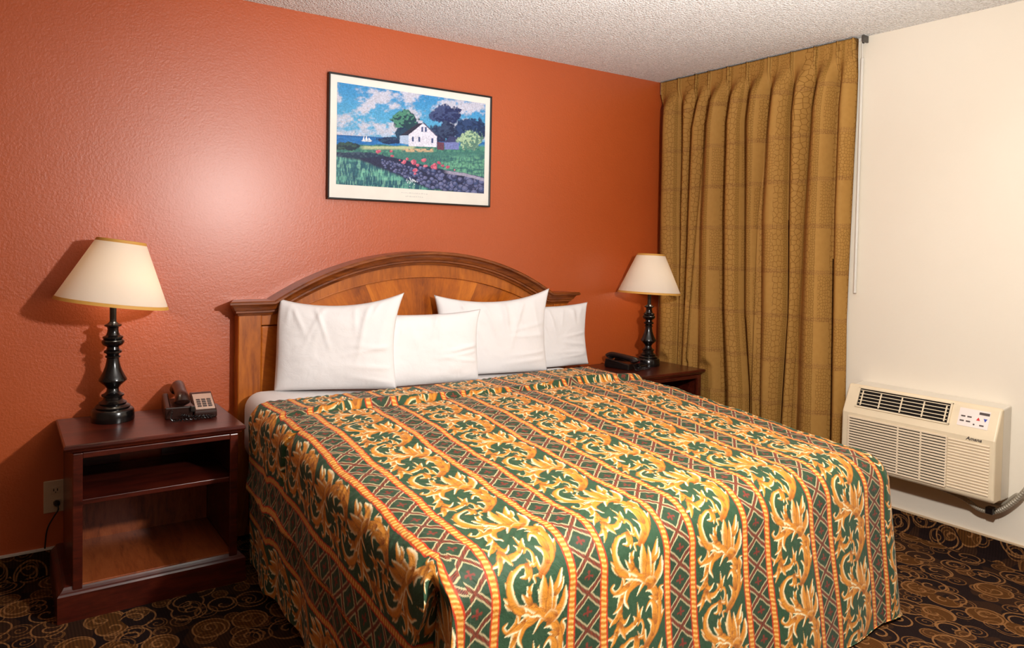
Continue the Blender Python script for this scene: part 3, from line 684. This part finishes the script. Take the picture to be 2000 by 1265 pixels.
# ------------------------------------------------------------------ outlet
o_ = thing('wall_outlet', 'almond duplex outlet plate low on the orange wall behind the left nightstand', 'outlet', (-3.512, 0, .31))
bm = bmesh.new(); box(bm, -.042, .042, -.007, -.0005, -.065, .065); obj('cover_plate', bm, M_['outlet'], o_, bevel=.003)
for z in (-.026, .026):
    bm = bmesh.new(); box(bm, -.017, .017, -.0095, -.0072, z-.014, z+.014); rc = obj('receptacle', bm, M_['outlet'], o_, bevel=.001)
    bm = bmesh.new(); box(bm, -.008, -.005, -.0105, -.0094, z-.004, z+.006); box(bm, .005, .008, -.0105, -.0094, z-.004, z+.006); box(bm, -.002, .002, -.0105, -.0094, z-.010, z-.007); obj('slots', bm, M_['dark'], rc)
pg = thing('power_plug', 'small black plug with cord in the lower socket of the wall outlet', 'plug', (-3.508, -.0107, .284))
bm = bmesh.new(); lathe(bm, [(0, 0), (.012, 0), (.012, .014), (.008, .022), (0, .023)], n=16); bmesh.ops.rotate(bm, verts=bm.verts[:], matrix=Matrix.Rotation(math.pi/2, 3, 'X')); obj('plug_body', bm, M_['black'], pg, True)
bm = bmesh.new(); tube(bm, spline([(0, -.020, 0), (.004, -.026, -.02), (-.012, -.018, -.05), (-.034, -.010, -.10), (-.042, -.010, -.174)], 6), .003, 8); obj('cord', bm, M_['black'], pg, True)

# ------------------------------------------------------------------ framed print
def painting(nx, ny):
    u = np.linspace(0, 1, nx); v = np.linspace(0, 1, ny); U, V = np.meshgrid(u, v); x = 160+1215*U; y = 170+175*U+V*(828-98*U)
    x = x+5*(fbm(x/16+40, y/16)-.5)+2*(vn(x/4, y/4)-.5); y = y+5*(fbm(x/16, y/16+70)-.5)
    wob = lambda k, s: (fbm(x/k+s, y/k)-.5)
    n = fbm(x/60, y/60); n2 = fbm(x/18+9, y/14); n3 = vn(x/7, y/22); img = np.zeros(U.shape+(3,))
    def put(m, c, k=1.):
        nonlocal img
        m = (np.clip(m, 0, 1)*k)[..., None]; img = img*(1-m)+(lin(c) if len(np.shape(c)) == 1 else c)*m
    put(np.ones_like(U), (88, 170, 216)); put(sstep(.35, 0, V), (62, 146, 206)); put(sstep(.44, .66, fbm(x/120+3, y/90+1)+.22*n2-.08), (206, 206, 222), .95)
    put(sstep(.35, .52, V)*sstep(.42, .6, n), (170, 196, 226), .7)
    def blob(cx, cy, rx, ry, c1, c2, k=.35, s=0):
        d = np.hypot((x-cx)/rx, (y-cy)/ry)+k*(fbm(x/26+s, y/26+s)-.5)*2+.12*(n3-.5)
        put((1-d)*8, c1); put((1-d)*8*sstep(.5, .62, fbm(x/20+s, y/16)+.25*((cx-x)/rx*.5+(cy-y)/ry*.5)), c2, .8)
    def poly(pts, c, k=1):
        m = np.ones_like(U); P = pts; s = 0
        ar = sum(P[i][0]*P[(i+1) % len(P)][1]-P[(i+1) % len(P)][0]*P[i][1] for i in range(len(P)))
        for i in range(len(P)):
            a, b = P[i], P[(i+1) % len(P)]; L = math.hypot(b[0]-a[0], b[1]-a[1])
            d = ((b[0]-a[0])*(y-a[1])-(b[1]-a[1])*(x-a[0]))/L*(1 if ar > 0 else -1); m = np.minimum(m, np.clip(d/2.5+.5, 0, 1))
        put(m, c, k)
    # sea and boat
    hz = 595+.05*(x-160)
    put(np.clip((y-hz)/3, 0, 1), (36, 110, 184)); put(sstep(hz, hz+40, y)*sstep(.5, .6, vn(x/40, y/5)), (70, 150, 214), .5); put(np.clip((y-hz)/3, 0, 1)*sstep(hz+18, hz, y), (30, 80, 140), .6)
    poly([(350, 640), (362, 598), (368, 640)], (240, 240, 246)); poly([(370, 640), (380, 596), (390, 640)], (240, 240, 246)); poly([(392, 638), (398, 615), (418, 640)], (236, 238, 246)); poly([(340, 640), (425, 642), (415, 650), (348, 648)], (230, 234, 240))
    # land
    yl = 668+.02*(x-160)+18*wob(60, 2)
    put(np.clip((y-yl)/4, 0, 1), (60, 116, 110)); put(sstep(660, 700, y)*sstep(.4, .6, n2), (96, 160, 130), .7)
    blob(560, 640, 100, 32, (30, 50, 90), (50, 80, 110), s=5); blob(240, 690, 110, 34, (34, 52, 66), (60, 90, 80), s=8)
    blob(680, 478, 112, 84, (34, 66, 78), (84, 150, 122), s=1); blob(660, 590, 60, 60, (30, 52, 84), (40, 70, 96), s=3)
    blob(1245, 560, 190, 105, (32, 50, 88), (50, 74, 120), s=11); blob(930, 590, 80, 80, (36, 48, 84), (60, 80, 110), s=14)
    poly([(985, 500), (1010, 500), (1020, 650), (975, 650)], (44, 42, 80)); blob(1020, 430, 135, 88, (38, 46, 92), (70, 84, 130), s=6); blob(1040, 560, 90, 80, (34, 44, 78), (60, 76, 110), s=16)
    # house
    poly([(640, 598), (716, 598), (716, 674), (640, 662)], (176, 196, 226)); poly([(712, 575), (832, 498), (948, 602), (946, 694), (712, 684)], (226, 226, 244))
    poly([(640, 600), (790, 498), (836, 492), (712, 590)], (52, 46, 66)); poly([(836, 492), (948, 600), (942, 606), (832, 502)], (90, 90, 120)); poly([(786, 474), (826, 478), (824, 500), (788, 500)], (200, 200, 220))
    for a, b in ((822, 548), (852, 550), (746, 628), (798, 630), (908, 640)): poly([(a-8, b-20), (a+8, b-20), (a+8, b+20), (a-8, b+20)], (70, 84, 130))
    poly([(1012, 650), (1080, 606), (1140, 640), (1140, 715), (1015, 712)], (120, 130, 190)); poly([(1010, 655), (1060, 606), (1150, 612), (1150, 650), (1060, 655)], (60, 64, 106)); poly([(950, 650), (1010, 655), (1008, 720), (950, 712)], (110, 66, 84))
    blob(1240, 640, 112, 88, (96, 134, 120), (186, 214, 172), s=21)
    put(sstep(684, 690, y)*sstep(722, 700, y)*sstep(320, 380, x)*sstep(780, 740, x), (196, 204, 160), .9); put(sstep(700, 712, y)*sstep(744, 734, y)*sstep(640, 700, x)*sstep(930, 900, x)*sstep(.35, .5, n2), (214, 178, 140), .9)
    # meadow right
    my = 735+0*x; put(sstep(725, 740, y)*sstep(500, 700, x), (70, 124, 116)); put(sstep(740, 800, y)*sstep(900, 1100, x)*sstep(.35, .6, fbm(x/50, y/14)), (120, 186, 150), .8); put(sstep(740, 790, y)*sstep(.5, .7, n3)*sstep(700, 900, x), (40, 80, 100), .6)
    # stone wall
    up = np.interp(x, [160, 330, 500, 700, 800, 1050, 1200, 1380], [735, 750, 760, 800, 830, 885, 905, 950]); lo = np.interp(x, [160, 330, 500, 650, 800, 950, 1380], [770, 800, 870, 930, 1000, 1040, 1090])
    mw = sstep(up-4, up+6, y)
    # foreground grass
    put(mw, (50, 104, 118)); g2 = vn(x/6, y/34); put(mw*sstep(.4, .7, fbm(x/70+2, y/50)), (110, 186, 166), .8); put(mw*sstep(.55, .8, g2), (150, 214, 184), .5); put(mw*sstep(.5, .25, g2), (34, 74, 100), .55)
    inw = mw*sstep(lo+18, lo-14, y)
    put(inw, (44, 48, 78)); rs = np.random.RandomState(5)
    for _ in range(190):
        cx = rs.uniform(500, 1385); a = np.interp(cx, [500, 700, 800, 1050, 1380], [790, 850, 860, 900, 950]); b = np.interp(cx, [500, 800, 950, 1380], [850, 985, 1050, 1085]); cy = rs.uniform(a, b); r = 10+22*(cx-500)/900*rs.uniform(.7, 1.2)
        d = np.hypot((x-cx)/(r*1.35), (y-cy)/r); tone = rs.choice(3); c = [(70, 84, 130), (98, 106, 152), (60, 66, 108)][tone]
        put((1-d)*5*inw, (30, 32, 58)); put((.86-d)*6*inw, c); put((.6-np.hypot((x-cx+r*.2)/(r*1.2), (y-cy+r*.3)/r))*4*inw, (136, 140, 180), .55)
    put(sstep(up, up+6, y)*sstep(up+32, up+22, y)*sstep(1000, 1060, x), (178, 174, 200), .8)
    blob(330, 760, 190, 26, (40, 58, 84), (70, 90, 110), s=30); 
    for cx, cy, r in ((468, 730, 16), (574, 726, 14), (585, 765, 12), (680, 812, 20), (705, 790, 12), (755, 815, 22), (790, 840, 12), (842, 800, 20), (858, 846, 16), (770, 882, 15), (925, 845, 24), (965, 820, 16), (1000, 845, 13), (1048, 855, 16), (768, 908, 9), (940, 862, 18), (1105, 880, 9), (640, 800, 9)):
        blob(cx, cy, r*1.1, r*.85, (190, 84, 112), (224, 130, 148), .8, cx)
    for _ in range(26):
        cx, cy = rs.normal(745, 26), rs.normal(970, 24); put((1-np.hypot(x-cx, y-cy)/5)*3, (214, 226, 236))
    put(np.ones_like(U), (70, 100, 130), .06)
    img = img*(1+.34*(vn(x/5, y/9)-.5)+.26*(vn(x/11+5, y/4)-.5))[..., None]
    return np.clip(img, 0, 1)
pic = thing('framed_print', 'framed seaside cottage print in a thin black frame on the orange wall above the bed', 'picture', (-1.884, 0, 1.869))
PW, PH_ = .963, .612
bm = bmesh.new(); box(bm, -PW/2+.006, PW/2-.006, -.016, -.003, -PH_/2+.006, PH_/2-.006); obj('print_border', bm, M_['mat'], pic)
bm = bmesh.new(); fw = .009
for a in ((-PW/2, PW/2, PH_/2-fw, PH_/2), (-PW/2, PW/2, -PH_/2, -PH_/2+fw), (-PW/2, -PW/2+fw, -PH_/2+fw, PH_/2-fw), (PW/2-fw, PW/2, -PH_/2+fw, PH_/2-fw)):
    box(bm, a[0], a[1], -.024, -.002, a[2], a[3])
obj('frame', bm, M_['frameblack'], pic, bevel=.002)
nx, ny = 620, 380; px0, px1, pz0, pz1 = -PW/2+.046, PW/2-.040, PH_/2-.044, -PH_/2+.074
U, V = np.meshgrid(np.linspace(px0, px1, nx), np.linspace(pz0, pz1, ny))
me = grid_mesh('painting', np.stack([U, np.full_like(U, -.0168), V], -1), painting(nx, ny))
t = NT('printed_landscape', .35, spec=.3); at = t.n('ShaderNodeAttribute', attribute_name='pattern'); t.base(at.outputs['Color']); link('painting', me, t.m, pic)
rs = np.random.RandomState(2); bm = bmesh.new()
for cz, x0, x1 in ((-PH_/2+.052, -.075, .075), (-PH_/2+.034, -.05, .05)):
    x = x0
    while x < x1:
        wd = rs.uniform(.004, .012); box(bm, x, x+wd, -.0165, -.0158, cz-rs.uniform(.001, .003), cz+rs.uniform(.001, .004)); x += wd+rs.uniform(.003, .006)
tc_ = obj('faded_caption', bm, plain('faded_print_ink', L4(214, 212, 208), .5), pic)

# ------------------------------------------------------------------ curtain
ct = thing('curtain', 'gold brown pinch pleated curtain with pebble pattern hanging in the corner', 'curtain', (0, 0, 0))
ZG = [2.38, 2.10, 1.55, 1.0, .55, .0]
GR = [[-.026, -.012, -.006, -.012, -.010, -.010], [-.180, -.180, -.190, -.214, -.215, -.216], [-.315, -.255, -.243, -.234, -.222, -.222], [-.410, -.362, -.336, -.326, -.322, -.322],
      [-.545, -.508, -.508, -.525, -.552, -.56], [-.675, -.640, -.652, -.668, -.712, -.73], [-.811, -.785, -.750, -.760, -.780, -.79], [-.948, -.918, -.923, -.938, -.918, -.90],
      [-1.080, -1.035, -1.010, -.996, -.990, -.985], [-1.200, -1.180, -1.177, -1.185, -1.193, -1.20], [-1.278, -1.276, -1.266, -1.258, -1.266, -1.27]]
DEP = [[1]*6, [1, 1, 1, 1, 1, 1], [1, 1, .9, .8, .3, .2], [1, .9, .6, .3, .1, .1], [1, 1, 1, 1, 1, 1], [1, 1, 1, 1, 1, 1], [1, .9, .7, .5, .2, .2], [1, 1, 1, 1, 1, 1], [1, 1, 1, 1, .8, .8], [1]*6, [1]*6]
def build_curtain():
    nz = 300; npf = 26; z = np.linspace(2.431, .03, nz)
    G = np.array([np.interp(z, ZG[::-1], g[::-1]) for g in GR]); D = np.array([np.interp(z, ZG[::-1], d[::-1]) for d in DEP])   # (11,nz)
    rows = []; fu = []
    for k in range(10):
        q = np.linspace(0, 1, npf, endpoint=(k == 9)); q = q[:, None]
        # bunch samples toward the grooves
        qq = q-.085*np.sin(2*np.pi*q)
        y = G[k]+(G[k+1]-G[k])*qq
        wd = np.abs(G[k+1]-G[k])
        d0 = D[k]; d1 = D[k+1]
        head = sstep(2.23, 2.38, z)
        # profile: gentle lit slope rising from left groove then sharp drop at the right
        prof = np.clip(qq/.55, 0, 1); prof = prof-.06*np.sin(prof*2*np.pi); prof = prof*np.clip(1-np.clip((qq-.55)/.45, 0, 1)**2.4, 0, 1)**.9
        floor_ = (1-d0)*(1-q)**2+(1-d1)*q**2
        amp = np.clip(wd*.74, .05, .104)
        depth = amp*np.maximum(prof, floor_)
        # heading: flat panel with narrow tucked pleat at the right end
        hp = .044+.018*(np.exp(-((q-.93)/.035)**2)+np.exp(-((q-.06)/.03)**2)*.6)-.034*np.exp(-((q-1)/.03)**2)-.030*np.exp(-(q/.03)**2)
        x = -(.010+depth*(1-head)+hp*head)
        x = x-.006*(fbm(y*12, z[None, :]*2.2+0*y)-.5)
        near = (y > -.50)*sstep(.70, .64, z); x = np.where(near > 0, np.maximum(x, -.112+.026*near), x)
        rows.append(np.stack([x, y, np.broadcast_to(z, y.shape)], -1))
    P = np.concatenate(rows, 0)          # (cols, nz, 3)
    P[..., 2] += .004*np.sin(P[..., 1]*25)*(P[..., 2] > 2.435)
    # fabric coordinate = arc length measured at mid height
    mid = nz//2; dl = np.hypot(np.diff(P[:, mid, 0]), np.diff(P[:, mid, 1])); arc = np.concatenate([[0], np.cumsum(dl)])*1.25
    uv = np.zeros(P.shape); uv[..., 0] = arc[:, None]; uv[..., 1] = P[..., 2]
    me = grid_mesh('panel', np.ascontiguousarray(P), None, uv); return me
t = NT('pebble_curtain_fabric', .75, spec=.2); co = t.obj_co((1, 1, 1), 'fabric'); s3 = t.n('ShaderNodeSeparateXYZ'); t.l(co, s3.inputs[0]); X, Y = s3.outputs[0], s3.outputs[1]
colm = t.math('FRACT', t.math('DIVIDE', X, .205)); big = t.math('LESS_THAN', colm, .36); mid_ = t.math('MULTIPLY', t.math('GREATER_THAN', colm, .36), t.math('LESS_THAN', colm, .52))
rowf = t.math('FRACT', t.math('DIVIDE', Y, .245)); rown = t.math('FLOOR', t.math('DIVIDE', Y, .245)); alt = t.math('FRACT', t.math('MULTIPLY', t.math('ADD', rown, t.math('FLOOR', t.math('DIVIDE', X, .205))), .5))
def edgev(scale, th):
    v = t.n('ShaderNodeTexVoronoi', voronoi_dimensions='2D', feature='DISTANCE_TO_EDGE'); v.inputs['Scale'].default_value = scale; v.inputs['Randomness'].default_value = .7; t.l(co, v.inputs['Vector'])
    return t.math('LESS_THAN', v.outputs['Distance'], th)
eb = t.math('MULTIPLY', edgev(34, .055), big); es = t.math('MULTIPLY', edgev(75, .09), mid_)
ek = t.math('MULTIPLY', edgev(60, .07), t.math('MULTIPLY', t.math('GREATER_THAN', colm, .62), t.math('GREATER_THAN', alt, .25)))
bandm = t.math('LESS_THAN', rowf, .10); eband = t.math('MULTIPLY', edgev(80, .07), bandm)
tot = t.math('MAXIMUM', t.math('MAXIMUM', eb, es), ek)
c = t.mix(t.noise(co, 40, 3), L4(158, 114, 54), L4(174, 130, 66))
c = t.mix(t.math('MULTIPLY', mid_, .4), c, L4(136, 100, 42)); c = t.mix(t.math('MULTIPLY', tot, .75), c, L4(116, 76, 22))
c = t.mix(t.math('MULTIPLY', bandm, .12), c, L4(140, 92, 52)); c = t.mix(t.math('MULTIPLY', eband, .5), c, L4(96, 54, 34))
t.base(c); t.bump(t.noise(co, 260, 2), .15, .002)
M_['curtain'] = t.m
cp = link('panel', build_curtain(), t.m, ct, True); m = cp.modifiers.new('thick', 'SOLIDIFY'); m.thickness = .0018; m.offset = 1
# traverse rod
rd = thing('curtain_rod', 'thin white traverse rod along the ceiling above the curtain', 'curtain rod', (0, 0, 0))
boxo('track', -.009, -.001, -1.310, -.03, 2.420, 2.4385, M_['whitemetal'], rd, .003)
boxo('end_bracket', -.050, -.001, -1.320, -1.3105, 2.405, 2.4385, M_['greymetal'], rd, .002)
boxo('end_bracket', -.040, -.001, -.022, -.004, 2.36, 2.4385, M_['whitemetal'], rd, .002)
for k, yy in enumerate([-.18, -.315, -.41, -.545, -.675, -.811, -.948, -1.08, -1.2, -1.3]): boxo('glider', -.0165, -.0095, yy-.004, yy+.004, 2.405, 2.424, M_['greymetal'], rd)
bm = bmesh.new(); tube(bm, [(-.014, -1.298, 2.33), (-.014, -1.298, 1.14)], .0075, 12); tube(bm, [(-.014, -1.298, 2.33), (-.02, -1.298, 2.405)], .003, 8)
tag(obj('curtain_wand', bm, M_['whitemetal'], None, True), 'slim white wand hanging down the cream wall at the right edge of the curtain', 'curtain wand')

# ------------------------------------------------------------------ wall air conditioner
ac = thing('air_conditioner', 'cream through-wall air conditioner with louvred grille below the control panel', 'air conditioner', (0, 0, 0))
Y0, Y1 = -1.335, -1.985
bm = bmesh.new(); extr(bm, [(-.0005, .290), (-.085, .290), (-.085, .688), (-.0005, .698)], 'y', Y0-.01, Y1+.004); obj('wall_sleeve', bm, M_['sleeve'], ac, bevel=.006)
xf, zb, zbend, ztop, xt = -.165, .292, .560, .692, -.105
bm = bmesh.new(); extr(bm, [(-.0855, zb+.004), (xf+.012, zb), (xf, zb+.014), (xf, zbend), (xt-.004, ztop-.004), (xt+.006, ztop), (-.0855, ztop)], 'y', Y0, Y1); obj('housing', bm, M_['ivory'], ac, bevel=.008, seg=3)
sd_ = Vector((xt-.004-xf, 0, ztop-.004-zbend)).normalized(); sn = Vector((-sd_.z, 0, sd_.x))     # up the slope, outward normal
def slope(bm, y0, y1, a0, a1, d0, d1):
    o = Vector((xf, 0, zbend)); vs = []
    for d in (d0, d1):
        for a, y in ((a0, y0), (a0, y1), (a1, y1), (a1, y0)):
            p = o+sd_*a+sn*d; vs.append(bm.verts.new((p.x, y, p.z)))
    for f in ((0, 3, 2, 1), (4, 5, 6, 7), (0, 1, 5, 4), (1, 2, 6, 5), (2, 3, 7, 6), (3, 0, 4, 7)): bm.faces.new([vs[i] for i in f])
V0, V1, VA, VB = -1.398, -1.795, .040, .128
bm = bmesh.new(); slope(bm, V0, V1, VA, VB, -.002, .0012); vent = obj('air_outlet', bm, M_['dark'], ac)  # raised dark plate, painted as the shade inside the vent
bm = bmesh.new()
for a, b, c_, d in ((V0+.008, V0, VA-.006, VB+.006), (V1, V1-.008, VA-.006, VB+.006), (V0+.008, V1-.008, VB, VB+.007), (V0+.008, V1-.008, VA-.007, VA)): slope(bm, a, b, c_, d, -.001, .006)
obj('outlet_frame', bm, M_['ivory'], vent)
for k in range(5):
    a = VA+.012+k*.0165; bm = bmesh.new(); slope(bm, V0-.004, V1+.004, a, a+.0034, .0014, .005); obj('vane', bm, M_['ivory'], vent)
for yv in (-1.415, -1.50, -1.595, -1.69, -1.782):
    bm = bmesh.new(); slope(bm, yv+.003, yv-.003, VA+.004, VB-.012, .0052, .007); obj('vane_divider', bm, M_['ivory'], vent)
bm = bmesh.new(); slope(bm, -1.832, -1.948, .042, .122, -.001, .0018); cpn = obj('control_panel', bm, M_['panelwhite'], ac)
def key(name, y, a, w, h, mat):
    bm = bmesh.new(); slope(bm, y, y-w, a, a+h, .0019, .0035); obj(name, bm, mat, cpn)
key('display', -1.908, .103, .038, .011, M_['keygrey'])
for y, a in ((-1.842, .083), (-1.866, .083), (-1.840, .062), (-1.864, .062), (-1.916, .053)): key('button', y, a, .016, .006, M_['keygrey'])
key('button', -1.892, .053, .006, .006, M_['keygrey'])
def tri(name, y, a, s, mat):
    bm = bmesh.new(); o = Vector((xf, 0, zbend)); pts = []
    for d in (.0019, .0036):
        for dy, da in ((-.007, -s*.006), (.007, -s*.006), (0, s*.008)):
            p = o+sd_*(a+da)+sn*d; pts.append(bm.verts.new((p.x, y+dy, p.z)))
    bm.faces.new(pts[:3]); bm.faces.new(pts[3:])
    for i in range(3): bm.faces.new((pts[i], pts[(i+1) % 3], pts[3+(i+1) % 3], pts[3+i]))
    obj(name, bm, mat, cpn)
tri('heat_button', -1.908, .082, 1, M_['red']); tri('cool_button', -1.934, .082, -1, M_['blue'])
# front grille
GT, GB = .540, .318
bm = bmesh.new(); box(bm, xf-.0012, xf+.002, -1.80, -1.372, GB, GT); gr = obj('intake_grille', bm, M_['dark'], ac)  # dark backing plate, painted as the shade between the louvres
nl = 17
for k in range(nl+1):
    z = GB+(GT-GB)*k/nl; bm = bmesh.new(); box(bm, xf-.006, xf-.0013, -1.803, -1.366, z-.0044, z+.0042); obj('louvre', bm, M_['ivory2'], gr, bevel=.0015)
for yv in (-1.600, -1.698, -1.803, -1.372):
    bm = bmesh.new(); box(bm, xf-.0062, xf-.0012, yv-.003, yv+.003, GB, GT); obj('divider', bm, M_['ivory2'], gr)
for k in range(nl):
    z = GB+(GT-GB)*(k+.5)/nl; bm = bmesh.new(); box(bm, xf-.0045, xf+.001, -1.966, -1.807, z-.0042, z+.0042); obj('rib', bm, M_['ivory2'], ac, bevel=.003)
# brand lettering on the lower edge of the control face
cu = bpy.data.curves.new('logo', 'FONT'); cu.body = 'Amana'; cu.size = .021; cu.extrude = .0006; cu.shear = .3; cu.offset = .0004
tmp = bpy.data.objects.new('tmp', cu); C.objects.link(tmp); bpy.context.view_layer.update()
me = bpy.data.meshes.new_from_object(tmp.evaluated_get(bpy.context.evaluated_depsgraph_get())); bpy.data.objects.remove(tmp)
lo = link('logo_lettering', me, M_['keygrey'], ac); lo.rotation_euler = (math.pi/2, 0, -math.pi/2); lo.location = (xf-.0008, -1.876, .546)
for i in range(1):
    pass
# conduit
cn = thing('power_conduit', 'grey flexible power conduit curving up the wall from under the air conditioner', 'conduit', (0, 0, 0))
bm = bmesh.new(); pts = spline([(-.07, -1.70, .285), (-.07, -1.83, .262), (-.065, -1.90, .228), (-.055, -1.96, .238), (-.045, -2.02, .30), (-.040, -2.07, .385), (-.03, -2.12, .46)], 26)
tube(bm, pts, [.0095+.0016*(i % 3 == 0) for i in range(len(pts))], 12); obj('flexible_tube', bm, M_['conduit'], cn, True)
bm = bmesh.new(); tube(bm, spline([(-.03, -1.93, .258), (-.03, -1.97, .268), (-.028, -2.02, .325), (-.026, -2.03, .30)], 8), .006, 10); obj('cord', bm, M_['conduit'], cn, True)
bm = bmesh.new(); box(bm, -.083, -.048, -1.955, -1.925, .222, .252); obj('connector', bm, M_['black'], cn, bevel=.004)
bm = bmesh.new(); box(bm, -.012, -.0005, -2.13, -2.052, .31, .37); tag(obj('pink_tag', bm, M_['pink'], None, bevel=.002), 'small pink patch on the cream wall at the right, behind the conduit', 'tag')
